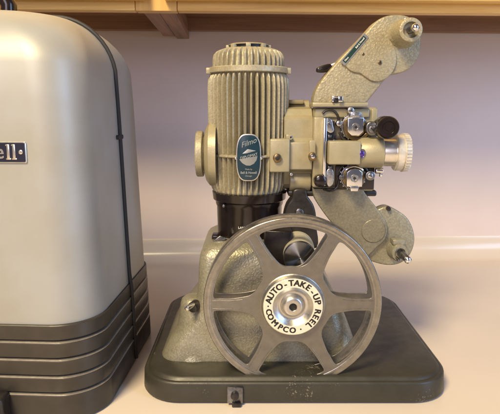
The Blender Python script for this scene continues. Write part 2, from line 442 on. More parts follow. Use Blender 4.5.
# dark latch low on the front
bm = new(); lx = PX(3, 405, 446)
box(bm, lx-30, lx+4, 436, 455, 0.5, PZ(398, 440), 3.5, 3); obj('latch', bm, M['blackm'], case)

# ================================================================ the projector
BX0, BX1, BY0, BY1 = PX(143.0, 375, 514), PX(445, 375, 514), 481, 742
BT = 27.0
pr = thing('film_projector', 'beige ribbed-motor film projector on a dark olive base plate', 'projector', ((BX0+BX1)/2, 600, 0))
# base plate
bm = new()
rings = [rrect(BX0+3, BX1-3, BY0+3, BY1-3, 40, 1.0), rrect(BX0+.6, BX1-.6, BY0+.6, BY1-.6, 42, 2.2), rrect(BX0, BX1, BY0, BY1, 42, 4), rrect(BX0+.8, BX1-.8, BY0+.8, BY1-.8, 42, 21.0),
         rrect(BX0+1.4, BX1-1.4, BY0+1.4, BY1-1.4, 42, 22.6), rrect(BX0+3.2, BX1-3.2, BY0+3.2, BY1-3.2, 41, 23.6),
         rrect(BX0+4.6, BX1-4.6, BY0+4.6, BY1-4.6, 40, 23.4), rrect(BX0+5.6, BX1-5.6, BY0+5.6, BY1-5.6, 39, 24.4),
         rrect(BX0+6.8, BX1-6.8, BY0+6.8, BY1-6.8, 38, 26.4), rrect(BX0+9, BX1-9, BY0+9, BY1-9, 37, BT), rrect(BX0+40, BX1-40, BY0+40, BY1-40, 20, BT)]
loft(bm, rings); bpl = obj('base_plate', bm, M['base'], pr, angle=50)
for x in (BX0+45, BX1-45):
    for y in (BY0+45, BY1-45): bm = new(); cyl(bm, (x, y, 0), (x, y, 4), 9); obj('rubber_foot', bm, M['blackmat'], bpl)
# latch plate on the front of the base
bm = new(); lx0, lx1 = PX(227, 395, 479), PX(243, 395, 479)
box(bm, lx0, lx1, 477.6, 482, 3.0, 20.5, .9); lt = obj('latch_plate', bm, M['dsteel'], bpl)
bm = new(); cyl(bm, ((lx0+lx1)/2, 478, 12.5), ((lx0+lx1)/2, 473.5, 12.5), 4.0, bev=.8); obj('rivet', bm, M['blackm'], lt)
bm = new(); box(bm, lx0+5, lx1-2, 474.5, 477.8, 0.6, 4.5, .7); obj('catch', bm, M['blackm'], lt)

# pedestal
bm = new()
def ped(z, pl, prr, yf, yb, r): # left/right in photo pixels at the front distance
    py_ = 207
    t = P(250, 0, yf)
    # pixel scale at that height
    d = yf*cp+(CZ-z)*sp
    return rrect((pl-250)/F*d, (prr-250)/F*d, yf, yb, r, z, 12)
rings = [ped(BT-.3, 159.5, 361, 520, 672, 20), ped(BT+2, 159.5, 361, 520, 672, 20), ped(BT+6, 161.5, 360, 520.6, 671, 20), ped(BT+22, 169, 355.5, 522.5, 668, 20),
         ped(BT+38, 181, 350, 525, 664, 21), ped(BT+54, 192, 344, 527, 660, 20), ped(BT+70, 196, 337, 528, 658, 16), ped(BT+86, 197.3, 329, 529, 656, 13),
         ped(BT+102, 198, 320, 531, 654, 12), ped(BT+112, 199, 312, 533, 652, 12), ped(143, 200.5, 306, 535, 650, 12), ped(148, 204, 300, 539, 646, 12), ped(151.5, 210, 292, 546, 642, 12), ped(153, 220, 284, 556, 634, 10)]
loft(bm, rings); pd = obj('pedestal', bm, M['foot'], pr, angle=50)
# side lug with chrome tilt pin
lc = P(192, 300, 545)
bm = new(); lathe(bm, (lc.x+2, 548, BT), (0, 0, 1), [(0, 30), (14, 24), (30, 19), (45, 16), (56, 15), (61, 13.5), (64, 10), (65, 5)], 40); obj('tilt_lug', bm, M['foot'], pr)
bm = new(); a_ = P(194, 307.5, 528); cyl(bm, (a_.x+4, 538, a_.z+2), (P(186.5, 308.5, 512).x, 512, P(186, 308.5, 512).z), 2.3, 2.5, bev=1); obj('tilt_pin', bm, M['chrome'], pr)
bm = new(); cyl(bm, (a_.x+2, 536, a_.z+1), (P(192, 308, 526).x, 526, P(192, 308, 526).z), 5.6, bev=1); obj('tilt_collar', bm, M['blackm'], pr)

# black lamp-house collar under the motor
MX, MY = PX(248.5, 120, 590), 590
bm = new()
lathe(bm, (MX+1, MY, 0), (0, 0, 1), [(147, 36), (152, 36.6), (186, 37.4), (188, 38.5), (192, 39), (194, 41.5), (202.5, 42.5), (203.5, 40)], 72)
box(bm, MX-41, MX-30, 562, 580, 150, 156, 1.5)
co = obj('lamp_collar', bm, M['black'], pr, angle=40)
bm = new(); tx = P(238.5, 228, 552)
textbm(bm, 'LAMP', 3.6, face_cam(tx.x+4, MY-37.4, P(243, 228, 552).z), ext=.3, bold=.05)
obj('lettering', bm, M['white'], co)
bm = new(); textbm(bm, 'SWITCH', 2.6, face_cam(tx.x+2.5, MY-37.4, P(243, 232.5, 552).z), ext=.3, bold=.05)
bm.free()
bm = new(); a_ = P(224, 205.5, 560); cyl(bm, (a_.x, 563, a_.z), (a_.x, 556, a_.z), 1.6); obj('rivet', bm, M['dsteel'], co)
# steel clip at the collar foot
bm = new(); pplate(bm, [(213,241),(220,236),(226,238),(224,242),(215,243)], 552, 556, .5, 0); obj('clip', bm, M['dsteel'], pr)

# motor housing with cooling fins
NF = 42
def finned(bm, prof, inner, N, sub=8, o=(MX, MY, 0), ph=0.0):
    rings = []
    for (z, ro, dip) in prof:
        rr = []
        for i in range(N*sub):
            t = 2*PI*i/(N*sub)+ph; u = (i % sub)/sub
            k = 1.0 if u == .5 else (.92 if u in (.375, .625) else (.18 if u in (.25, .75) else 0))
            q = (ro-dip)+dip*k
            rr.append(Vector((o[0]+q*math.sin(t), o[1]-q*math.cos(t), z)))
        rings.append(rr)
    loft(bm, rings)
bm = new()
finned(bm, [(202, 38, .2), (203, 40, 1.5), (206, 41.8, 4), (212, 43.4, 7.4), (225, 44.2, 10), (260, 44.9, 11.5), (300, 45.2, 12), (318, 45.2, 12), (326, 44.6, 10.5), (330, 43, 7), (332.5, 40, 2.4), (333, 38, .5)], 38, NF)
mh = obj('motor_housing', bm, M['paint2'], pr, angle=50)
bm = new(); zb = PZ(157, 546); lathe(bm, (MX, MY, zb-1.6), (0, 0, 1), [(0, 41), (.4, 45.1), (1, 45.6), (2.4, 45.6), (2.9, 45.1), (3.3, 41)], 96); obj('middle_band', bm, M['paint2'], mh)
bm = new(); lathe(bm, (MX, MY, 332.0), (0, 0, 1), [(0, 40), (.3, 43.4), (1, 44.1), (5.6, 43.9), (6.6, 43.0), (6.8, 36)], 96); obj('top_ring', bm, M['paint2'], mh)
for a in (-1.32, 1.36):
    bm = new(); cx_, cy_ = MX+44*math.sin(a), MY-44*math.cos(a)
    box(bm, cx_-3, cx_+3, cy_-3, cy_+3, 331.5, 338, .8); obj('ring_lug', bm, M['paint2'], mh)
bm = new()
finned(bm, [(338.3, 39, 3.5), (340, 39.6, 5.5), (349, 39.0, 5.5), (352.5, 38.0, 5), (355, 35.8, 4), (357, 32, 2), (358.5, 27, 1.0), (359.3, 18, 0.1)], 34, 36)
cap = obj('vent_cap', bm, M['paint2'], mh, angle=50)
bm = new(); lathe(bm, (MX, MY, 358.2), (0, 0, 1), [(0, 20), (4.0, 20)], 48); obj('vent_opening', bm, M['ink'], cap)
bm = new(); lathe(bm, (MX, MY, 362.0), (0, 0, 1), [(0, 15), (0, 22), (.7, 22.3), (1.6, 20), (2.4, 14), (2.8, 4)], 64); obj('cap_lid', bm, M['paint2'], cap)
for k in range(8):
    a = 2*PI*k/8; bm = new(); box(bm, -2.6, 2.6, -24.5, -17, 358, 362.6, .5)
    bmesh.ops.rotate(bm, verts=bm.verts, cent=(0, 0, 0), matrix=Matrix.Rotation(a, 3, 'Z')); bmesh.ops.translate(bm, verts=bm.verts, vec=(MX, MY, 0)); obj('lid_rib', bm, M['paint2'], cap)
# maker's badge on the motor
bcx = PX(248.6, 157.5, 542); by = 543.2
def barrel(w, h, k=1.0):
    out = []
    for i in range(48):
        t = 2*PI*i/48; c, s = math.cos(t), math.sin(t)
        out.append((bcx+w*math.copysign(abs(c)**.62, c)*(1-.0), zc+h*math.copysign(abs(s)**.72, s)))
    return out
zc = PZ(157.7, by); hh = (PZ(134, by)-PZ(181.3, by))/2; ww = (PX(261.3, 157, by)-PX(236.2, 157, by))/2
bm = new(); plate(bm, barrel(ww, hh), by-1.2, by+2.2, .5); bd = obj('maker_badge', bm, M['silver'], mh)
bm = new(); plate(bm, barrel(ww-1.1, hh-1.1), by-1.45, by-.6, .1); obj('badge_field', bm, M['teal'], bd)
bm = new()
yt = by-1.6
textbm(bm, 'Filmo', 7.6, face_cam(bcx-.3, yt, zc+15.4, R(20)), bold=.0, shear=.45, ext=.08)
textbm(bm, 'DIPLOMAT', 4.0, face_cam(bcx+.4, yt-.15, zc+1.6, R(14)), bold=.08, ext=.08, sx=.95)
textbm(bm, 'Made by', 2.2, face_cam(bcx, yt, zc-12.0), bold=.02, ext=.08)
textbm(bm, 'Bell & Howell', 3.4, face_cam(bcx, yt, zc-15.6), bold=.07, ext=.08, sx=.9)
textbm(bm, 'Chicago', 2.2, face_cam(bcx, yt, zc-19.0), bold=.02, ext=.08)
obj('lettering', bm, M['badgeink'], bd)
bm = new()
plate(bm, [(bcx+x, zc+z) for x, z in ((-9.5,-1.5),(9.3,1.8),(8.2,-2.6),(5.5,-6.2),(1.5,-8.2),(-2.5,-8),(-6.5,-5.6),(-8.8,-3))], yt+.02, by-1, .05)
plate(bm, [(bcx+x, zc+z) for x, z in ((-6.5,4.4),(-1,9.0),(7.5,7.4),(3.5,6.2),(-2,4.6))], yt+.02, by-1, .05)
obj('emblem', bm, M['emb'], bd)
for s in (-1, 1): screw('pin', bcx+s*(ww+.2), by-2.0, by+1, zc-.5, 1.2, M['chrome'], bd, 0)
# knob on the motor's left end
kz = PZ(153.5, 590)
bm = new(); x_ = MX-45
lathe(bm, (x_+10, 585, kz), (-1, 0, 0), [(0, 37), (8, 35.5), (10, 33), (12, 30), (13, 27)], 64); obj('end_bell', bm, M['head'], mh)
bm = new(); kx = PX(197.5, 153, 590)
lathe(bm, (x_-4, 585, kz), (-1, 0, 0), [(0, 20), (1.5, 20.5), (1.6, 25), (2.3, 25.6), (8, 25.6), (9, 24.8), (9.2, 20), (8, 17)], 64); obj('drive_knob', bm, M['paint2'], pr)

# ---- head: gear housing on the left, mechanism plate on the right
bm = new()
hp = [(99.5,650),(99.5,604),(101,600),(106.5,597),(107.5,580),(109,574),(115.5,569),(117.5,564),(120,561.5),(138,560.5),(140,557),(141.5,555.5),(147,555),(148.5,557.5),(169,557.5),(170.5,560),(172,564),(178,567),(184,570),(188,576),(190,584),(190,650)]
xs = [PX(284, 150, 560), PX(285, 150, 560), PX(312.2, 150, 560), PX(313, 150, 560)]
def hring(x, ins): 
    c = Vector((610, 245)); o = []
    for py_, Y in hp:
        q = Vector((Y, PZ(py_, min(Y, 575)))); d = (c-q); q2 = q+d.normalized()*ins; o.append((x, q2.x, q2.y))
    return o
loft(bm, [hring(xs[0], 1), hring(xs[1], 0), hring(xs[2], 0), hring(xs[3], 1)]); hd = obj('gear_housing', bm, M['head'], pr, angle=25)
bm = new(); pbox(bm, 283, 304, 99.8, 104, 592, 640, 1.5); obj('housing_cover', bm, M['head'], hd)
bm = new(); pbox(bm, 313.3, 376, 107.3, 191.5, 561, 650, 3.0, 4); mp = obj('mechanism_housing', bm, M['head'], pr)
bm = new(); pbox(bm, 314.3, 370, 108.5, 118, 557.5, 565, 2, 3); obj('upper_rib', bm, M['head'], mp)
bm = new(); pbox(bm, 313.2, 323.3, 117, 187.5, 552, 563, 1.6, 3); obj('gate_side_plate', bm, M['head'], mp)
bm = new(); pbox(bm, 371, 377.5, 109, 140, 559.5, 575, 1.2, 3); obj('corner_post', bm, M['head'], mp)
# underside beam and black arm
bm = new(); pbox(bm, 288, 377, 190.8, 196.5, 566, 640, 2); obj('lower_beam', bm, M['blackm'], pr)
# mount block with its screws
bm = new(); pbox(bm, 269.8, 289.8, 139, 172.5, 545, 572, 1.6, 3); mb = obj('mount_block', bm, M['head'], pr)
a_ = P(277.3, 158, 545); screw('mount_screw', a_.x, 541, 546, a_.z, 4.6, M['brass'], mb, 0)
bm = new(); cyl(bm, (a_.x, 541.5, a_.z), (a_.x, 540.6, a_.z), 2.2, bev=.2); obj('screw_recess', bm, M['ink'], mb)
bm = new(); pbox(bm, 286, 292, 134.5, 140, 549, 560, .8); obj('lock_tab', bm, M['head'], mb)
bm = new(); pbox(bm, 287, 312.5, 142, 170, 551.5, 560, 1.5, 3); obj('cover_panel', bm, M['head'], hd)
for px_, py_ in ((291.3, 137.3), (291.3, 174.3)):
    a_ = P(px_, py_, 550); bm = new(); cyl(bm, (a_.x, 556, a_.z), (a_.x, 549, a_.z), 1.7, bev=.4); obj('stud', bm, M['steel'], hd)
bm = new(); pplate(bm, [(309.5,141),(315,141),(315.6,150),(315.8,159),(312.5,161.5),(309,159),(309.6,150)], 546.5, 553, .8, 3); lv = obj('latch_lever', bm, M['head'], mp)
a_ = P(312.6, 156.5, 545); screw('latch_screw', a_.x, 542, 547, a_.z, 4.4, M['brass'], mp, 0)
bm = new(); cyl(bm, (a_.x, 542.5, a_.z), (a_.x, 541.4, a_.z), 2.0, bev=.2); obj('screw_recess', bm, M['chrome'], mp)
# pivot cap under the housing
bm = new(); a_ = P(301, 182, 560); cyl(bm, (xs[0]+7, 556+16, a_.z), (xs[3]-1, 556+16, a_.z), 12, bev=1.5, seg=40); obj('roll_cover', bm, M['head'], hd)

# film gate
bm = new(); pbox(bm, 323.4, 326.3, 118, 186, 543, 561, .6); g = obj('gate_plate', bm, M['chrome'], pr)
bm = new(); pbox(bm, 326.5, 334, 121, 187, 551, 561.5, .6); obj('gate_channel', bm, M['blackm'], g)
bm = new(); pplate(bm, [(325.5,119),(329,118),(332,120.5),(333,125),(334,131),(331,133),(327,131),(325.6,126)], 545, 550.5, .7, 4); obj('gate_hinge', bm, M['steel'], g)
a_ = P(328.8, 124, 545); screw('hinge_screw', a_.x, 543, 546, a_.z, 2.1, M['dsteel'], g, .6)
bm = new()
for i in range(7):
    pbox(bm, 328+.6*(i % 2), 331.6, 135+i*5.2, 137.6+i*5.2, 547.5, 551.5, .4)
obj('pressure_pads', bm, M['dsteel'], g)
bm = new(); pplate(bm, [(327,170),(332,169),(334,175),(333,184),(329,187),(327,184)], 546, 551, .6, 4); obj('gate_foot', bm, M['steel'], g)
bm = new(); pbox(bm, 335.5, 374.5, 165.5, 189.5, 558.6, 564, .8); obj('lower_shade_plate', bm, M['darkplate'], mp)  # dark sheet added as the shade below the lens mount
bm = new(); pbox(bm, 334.5, 352, 136, 141.5, 558.2, 563, .6); obj('film_slot', bm, M['darkplate'], mp)
# sprockets, film shoes and rollers
def sprocket(px_, py_, up):
    a = P(px_, py_, 545)
    bm = new()
    cyl(bm, (a.x, 562, a.z), (a.x, 552, a.z), 13.6, seg=48, bev=.8); sp_ = obj('sprocket', bm, M['dsteel'], pr)
    bm = new(); cyl(bm, (a.x, 552.4, a.z), (a.x, 549.5, a.z), 12, seg=48, bev=.8); obj('sprocket_flange', bm, M['brass'], sp_)
    bm = new()
    for k in range(16):
        t = 2*PI*k/16; x, z = a.x+13.8*math.cos(t), a.z+13.8*math.sin(t); box(bm, x-.6, x+.6, 553, 554.4, z-.6, z+.6, .2)
    obj('sprocket_teeth', bm, M['chrome'], sp_)
    # guide arc hugging the sprocket
    bm = new(); pts = []
    for k in range(15):
        t = R((200+k*10) if up else (20+k*10)); pts.append((a.x+16.6*math.cos(t), 551, a.z+16.6*math.sin(t)))
    tube(bm, pts, 1.2, 8); obj('film_guide', bm, M['blackm'], sp_)
    sg = 1 if up else -1
    # chrome shoe
    if up: out = [(-8.3,9.5),(8.3,9.5),(8.3,-4.5),(3.6,-9),(-3.6,-9),(-8.3,-4.5)]
    else:  out = [(-8.3,6.2),(-4.6,9.2),(0,10.2),(4.6,9.2),(8.3,6.2),(8.3,-9.2),(-8.3,-9.2)]
    bm = new(); plate(bm, [(a.x+x, a.z+z) for x, z in out], 543, 547.5, .8)
    sh = obj('film_shoe', bm, M['chrome'], sp_)
    bm = new()
    if up: plate(bm, [(a.x-5.6+x, a.z+9+z) for x, z in ((0,0),(11.6,0),(11.6,6.5),(0,6.5))], 544, 546.5, .5); box(bm, a.x-3.4, a.x+4, 543.4, 545, a.z+10.6, a.z+13.6, .3)
    else:
        plate(bm, [(a.x-4.8, a.z-9.0), (a.x+4.4, a.z-9.0), (a.x+3.4, a.z-13.6), (a.x-3.8, a.z-13.6)], 540.5, 546.5, .5)
    obj('shoe_tab', bm, M['chrome' if not up else 'steel'], sh)
    bm = new()
    lathe(bm, (a.x, 543.6, a.z), (0, -1, 0), [(0, 4.2), (1.2, 4.2), (1.7, 3.7), (1.7, 2.6), (.8, 2.3), (.8, .4)], 32); obj('shoe_nut', bm, M['steel'], sh)
    bm = new(); cyl(bm, (a.x, 543, a.z), (a.x, 542.4, a.z), 1.5, bev=.1); obj('nut_hole', bm, M['ink'], sh)
    if not up:
        bm = new(); pts = [(a.x+13*math.cos(R(t)), 545.5, a.z+13*math.sin(R(t))-1) for t in range(45, 140, 8)]; tube(bm, pts, .9, 8); obj('shoe_spring', bm, M['chrome'], sh)
    return a
def roller(px_, py_, r, m, y0=546, cap_='dsteel', r2=.55):
    a = P(px_, py_, y0); bm = new(); cyl(bm, (a.x, 562, a.z), (a.x, y0, a.z), r, bev=r*.2); o = obj('guide_roller', bm, M[m], pr)
    screw('roller_screw', a.x, y0-.9, y0+.5, a.z, r*r2, M[cap_], o, .6, 20)
sprocket(355.4, 127, True); sprocket(354.2, 178, False)
roller(351, 110.5, 3.4, 'steel', 546); roller(339.3, 123.5, 3.0, 'steel', 548)
roller(370.4, 175.8, 5.2, 'dsteel', 545, 'steel'); roller(342, 177.5, 3.2, 'dsteel', 549)
roller(334.5, 141.0, 1.6, 'dsteel', 550)
bm = new(); tube(bm, [P(a, b, 556) for a, b in ((322.5,113.5),(325,111),(328.5,109.8),(332.5,110.2),(335.5,112),(337.5,115),(338.5,119),(338.3,122))], 1.3, 10); obj('loop_spring', bm, M['blackm'], pr)
bm = new(); tube(bm, [P(a, b, 556) for a, b in ((323,189),(329,191),(334,190),(337.5,186.5),(338.5,182),(340,178))], 1.2, 10); obj('loop_spring', bm, M['blackm'], pr)
bm = new(); pplate(bm, [(343.5,122),(346.5,119),(347,127),(350,133),(355,137),(361,137),(366,133),(371,131),(367,136.5),(360,140.5),(352,140),(345,134)], 547.6, 550, .4, 3); obj('film_guard', bm, M['brass'], pr)
bm = new(); a_ = P(381, 172.5, 552); cyl(bm, (a_.x-6, 552, a_.z+2), (a_.x+2, 552, a_.z+2), 3.2); cyl(bm, (a_.x, 552, a_.z+1), (a_.x, 552, a_.z-4.5), 1.8); obj('focus_lock', bm, M['chrome'], pr)
# black knob on a short link, right of the upper sprocket
bm = new(); pplate(bm, [(366,127),(368.5,122.5),(374,121.5),(380,124),(380,131.5),(374,135.5),(368,134)], 541, 549, 1.2, 4); lk = obj('crank_link', bm, M['dsteel'], pr)
a_ = P(372, 129.5, 541); screw('link_screw', a_.x, 539, 542, a_.z, 3.8, M['dsteel'], lk, .8)
bm = new(); a_ = P(388.8, 127.8, 522)
lathe(bm, (a_.x, 548, a_.z), (0, -1, 0), [(0, 8), (3, 11), (6, 11.4), (23, 11.4), (25, 10.9), (26, 9.8), (26, 6.5), (25.2, 6.2), (25.2, 3.4), (25.7, 3.0), (25.7, .3)], 48); obj('threading_knob', bm, M['black'], pr)
bm = new(); a_ = P(320.7, 181.5, 538); lathe(bm, (a_.x, 553, a_.z), (0, -1, 0), [(0, 5), (2, 6.3), (12, 6.6), (14, 6), (15, 4.4), (15.3, 1)], 36); obj('framing_knob', bm, M['black'], pr)

# ---- lens mount and lens, pointing right
LZ = PZ(153, 545); LY = 551
bm = new(); pbox(bm, 328.8, 361, 141.2, 164.8, 534, 566, 1.5, 3); lm = obj('lens_mount', bm, M['head'], pr)
bm = new(); x0 = PX(358, 153, 538); x1 = PX(385, 153, 538)
lathe(bm, (x0, LY, LZ), (1, 0, 0), [(0, 13), (5, 16.2), (x1-x0-1, 16.2), (x1-x0-.2, 15.6), (x1-x0, 14)], 64); obj('mount_sleeve', bm, M['head'], lm)
bm = new(); a_ = P(362, 154, 533); lathe(bm, (a_.x, 538, a_.z), (0, -1, 0), [(0, 5), (3, 5), (3.6, 4.5), (3.6, 3.6), (3.0, 3.5)], 32, cap=(True, True)); sc_ = obj('lock_screw', bm, M['chrome'], lm)
bm = new(); lathe(bm, (a_.x, 535.2, a_.z), (0, -1, 0), [(0, 3.5), (.5, 3.2), (1.1, 2.0), (1.3, .3)], 24); obj('screw_face', bm, M['purple'], sc_)
bm = new(); x2 = PX(397.6, 153, 538)
lathe(bm, (x1-1, LY, LZ), (1, 0, 0), [(0, 14.2), (1, 14.6), (x2-x1, 14.6), (x2-x1+1, 14.9)], 64); ls = obj('projection_lens', bm, M['chrome' if 0 else 'knurl'], pr)
ls.data.materials[0] = mat('lens_barrel', (0.74, 0.70, 0.62), .28, metal=.8, var=.05, vscale=200)
bm = new(); x3 = PX(405, 153, 538)
lathe(bm, (x2, LY, LZ), (1, 0, 0), [(0, 15), (0, 18.5), (1, 19.3), (x3-x2-1, 19.3), (x3-x2, 18.5)], 64); obj('index_ring', bm, M['knurl'], ls)
bm = new(); x4 = PX(412, 153, 538)
lathe(bm, (x3-.2, LY, LZ), (1, 0, 0), [(0, 18.0), (.6, 20.6), (x4-x3-1.5, 20.2), (x4-x3-.3, 18.6), (x4-x3, 15), (x4-x3-3, 13.5)], 36*8, rfun=lambda t, r, k: r-(1.4 if (int(t/(2*PI)*36*8+.5) % 8) in (0, 1) and k in (1, 2) else 0)); obj('focus_ring', bm, M['knurl'], ls, angle=30)
bm = new(); lathe(bm, (x4-4, LY, LZ), (1, 0, 0), [(0, 13.6), (1.2, 9), (1.8, 4), (2, .3)], 48); obj('front_element', bm, M['black'], ls)

# ---- upper reel arm
AY = 558
up_out = [(313,104),(313,102),(313.6,97),(316.5,88.5),(324,77),(332,67.5),(341,57.5),(352,46.5),(364,34.5),(370,27.5),(377,20.5),(386,16),(397,14.6),(408,16.2),(416,21.5),(420,29),(421.2,41),(419.8,54),(415,63.5),(408,70),(400,73.2),(391,75),(384.5,80.5),(380,86),(375,92.3),(370,98.6),(367,102.4),(366.5,104)]
bm = new(); pplate(bm, up_out, AY, AY+22, 2.0, 4); ua = obj('upper_reel_arm', bm, M['paint'], pr)
bm = new(); pplate(bm, [(341.5,61.5),(345.5,66),(350,70.3),(355,72.4),(360.5,73.4),(365.5,77),(371.5,80.8),(378,81.8),(385,79.6),(391.5,74),(395.5,67),(397,58.5),(395.5,49),(391.5,41.5),(385.5,36.5),(378,33.6),(372,33.2),(366.5,33.6),(353.5,47)], AY-2.4, AY+2, 1.3, 4); cvr = obj('arm_cover', bm, M['paint'], ua)
a_ = P(363.4, 54.2, AY-3); screw('cover_screw', a_.x, AY-2.9, AY-1, a_.z, 1.5, M['brass'], cvr, 0)
a_ = P(380.2, 62.6, AY-3); screw('cover_screw', a_.x, AY-3.2, AY-1, a_.z, 2.3, M['brass'], cvr, 0)
bm = new(); cyl(bm, (a_.x, AY-3.1, a_.z), (a_.x, AY-3.5, a_.z), 1.1, bev=.1); obj('screw_recess', bm, M['ink'], cvr)
a_ = P(347, 93.5, AY); bm = new(); lathe(bm, (a_.x, AY+.2, a_.z), (0, -1, 0), [(0, 3.2), (.5, 2.9), (.6, .5)], 24); obj('plug', bm, M['paint'], ua)
bm = new(); pbox(bm, 312.5, 368.5, 102.3, 106.8, AY-6, AY+26, 1.2); obj('arm_foot', bm, M['head'], ua)
# name strip along the arm's edge
p0 = P(364.6, 36.3, AY-3); p1 = P(343.3, 61.8, AY-3); c_ = (p0+p1)/2; L_ = (p0-p1).length; an = math.atan2(p0.z-p1.z, p0.x-p1.x)
Ms = face_cam(c_.x+.6, AY-2.4, c_.z-.4, an)
bm = new(); badge_box(bm, -L_/2-2, L_/2+2, -3.2, 3.2, -.2, .9, .8, .2); bmesh.ops.transform(bm, matrix=Ms, verts=bm.verts); st = obj('name_strip', bm, M['silver'], ua)
bm = new(); badge_box(bm, -L_/2+.3, L_/2-.3, -2.1, 2.1, .6, 1.15, .3, .05); bmesh.ops.transform(bm, matrix=Ms, verts=bm.verts); obj('strip_field', bm, M['green'], st)
bm = new(); textbm(bm, 'Bell & Howell', 2.6, Ms @ Matrix.Translation((L_/2-1.5, 0, 1.2)), bold=.03, align='RIGHT', ext=.05, sx=.9)
textbm(bm, 'Filmo', 2.6, Ms @ Matrix.Translation((-L_/2+1.5, 0, 1.2)), bold=.03, align='LEFT', ext=.05, sx=.9)
obj('lettering', bm, M['white'], st)
# chrome clip at the arm's foot
bm = new(); pbox(bm, 332.2, 342.8, 96.2, 98, 548, 557, .4); pbox(bm, 338.5, 342.8, 96.6, 102, 547, 549, .4); pbox(bm, 332.3, 334, 97, 102, 549, 557, .3); cl = obj('chrome_clip', bm, M['chrome'], ua)
bm = new(); pbox(bm, 334.4, 338.2, 98.4, 102, 550, 557, .4); obj('clip_pad', bm, M['blackm'], cl)
# black release lever behind the arm
bm = new(); pplate(bm, [(316.6,70.2),(317.2,67.8),(320,66.2),(325,64.4),(330,63.6),(331.8,64.8),(332,68),(330,70.6),(325,72.2),(319.5,72.4),(317,71.6)], 566, 573, 1.8, 4); rl = obj('release_lever', bm, M['black'], pr)
bm = new(); cyl(bm, P(330, 66.3, 570), P(338, 62.5, 570), 1.8); obj('lever_stem', bm, M['steel'], rl)
# upper spindle
def spindle(pxb, pyb, arm, r0, r1, depth, m):
    a = P(pxb, pyb, AY)
    bm = new(); lathe(bm, (a.x, AY+1, a.z), (0, -1, 0), [(0, r0+3.0), (2, r0+1.2), (5, r0), (depth-2, r1), (depth-.6, r1-.5), (depth, r1-1.6), (depth-.2, r1-4), (depth-5, r1-4.6)], 48); bs = obj('spindle_boss', bm, M['paint'], arm)
    bm = new(); cyl(bm, (a.x, AY-depth+7, a.z), (a.x, AY-depth-9, a.z), 3.4, 2.9, bev=.5); s = obj('spindle', bm, M['dsteel'], arm)
    bm = new(); lathe(bm, (a.x, AY-depth-9, a.z), (0, -1, 0), [(-1, 2.2), (1, 2.2), (1.5, 3.3), (3.2, 4.0), (5.2, 3.6), (6.6, 2.2), (7, .4)], 28); obj('spindle_tip', bm, M['chrome'], s)
    return a
a_ = spindle(403.5, 33.5, ua, 13.2, 11.8, 27, 0)
bm = new(); q = P(404, 20.6, 545); box(bm, q.x-2, q.x+7, 537, 546, q.z-2, q.z+1.5, 1); obj('key_lock', bm, M['steel'], ua)

# ---- lower reel arm
bm = new(); pplate(bm, [(372,214),(379,209),(387,206.6),(396,210),(406,216.6),(412,226),(414.8,238),(413,249),(407.5,258.5),(399,264),(389,265.3),(378,263.5),(368,259),(366,248)], 566, 580, 1.8, 5); la2 = obj('arm_disc', bm, M['foot'], pr)
bm = new(); pplate(bm, [(313,187.5),(312.8,189),(312.8,192),(314,197),(319,206),(326,216),(334,225.5),(345,236),(356,247),(363,254.6),(366,256.6),(368,256.2),(371,253.5),(377.5,247),(384.5,241),(387.6,233),(387.2,224),(383.5,217),(378.5,210),(371,200.5),(365,192.5),(363.5,189.5),(363,187.5)], 560, 574, 1.6, 4); la = obj('lower_reel_arm', bm, M['armd'], pr)
a_ = P(373.5, 231, 560); bm = new(); lathe(bm, (a_.x, 561, a_.z), (0, -1, 0), [(0, 13.8), (1.2, 13.4), (1.8, 12.6), (1.9, .5)], 48); obj('pivot_cap', bm, M['armd'], la)
a_ = P(387.6, 208, 568); screw('arm_screw', a_.x, 562, 567, a_.z, 2.4, M['blackm'], la2, .5)
AYs = AY; AY = 568
spb = P(395.5, 249, AY)
bm = new(); lathe(bm, (spb.x, AY+1, spb.z), (0, -1, 0), [(0, 13), (2, 11.2), (5, 10.6), (18, 9.4), (19.5, 8.6), (19.6, 6), (17, 5.5)], 40); bs = obj('spindle_boss', bm, M['foot'], la2)
bm = new(); box(bm, spb.x-7.5, spb.x+6, 553, 566, spb.z+8, spb.z+14.5, 1.5, 3); obj('boss_block', bm, M['foot'], la2)
bm = new(); cyl(bm, (spb.x+1, 553, spb.z), (spb.x+1, 527, spb.z), 4.2, 3.4, bev=.6); cyl(bm, (spb.x-3.5, 551, spb.z-5), (spb.x-3.5, 540, spb.z-5.5), 1.6); sd = obj('spindle', bm, M['dsteel'], la2)
bm = new(); lathe(bm, (spb.x+1, 528, spb.z), (0, -1, 0), [(-1, 2), (1, 2), (1.6, 3.2), (3.4, 3.9), (5.4, 3.4), (6.6, 2), (7, .4)], 28); obj('spindle_tip', bm, M['chrome'], sd)
AY = AYs
# ---- black hanging bracket and elevation column with steel knob
bm = new(); pplate(bm, [(283.5,248),(283.6,226),(284.4,215),(287.5,205),(291.8,198.5),(294,190),(306,190),(308,197),(313,204),(315.8,213),(316.5,226),(316.8,248)], 556, 576, 2, 4); br = obj('hanging_bracket', bm, M['blackm'], pr)
bm = new(); pplate(bm, [(264,231),(284,231),(292,231),(292,275),(264,275)], 531, 556, 2, 0); obj('pedestal_shade_plate', bm, M['blackm'], br)  # black plate added for the shade on the pedestal's top right
a_ = P(299.5, 212.3, 556); screw('bracket_screw', a_.x, 554, 557, a_.z, 4.6, M['dsteel'], br, 0.0)
bm = new(); a_ = P(300, 257.8, 519)
lathe(bm, (a_.x, 575, a_.z+1), (0, -1, 0), [(0, 18.5), (25, 18.5), (30, 18.0), (34, 17.2), (48, 16.6), (50, 16.6)], 64); kb = obj('elevation_column', bm, M['column'], pr)
ANR = 0.25
m = bpy.data.materials.new('turned_steel'); m.use_nodes = True
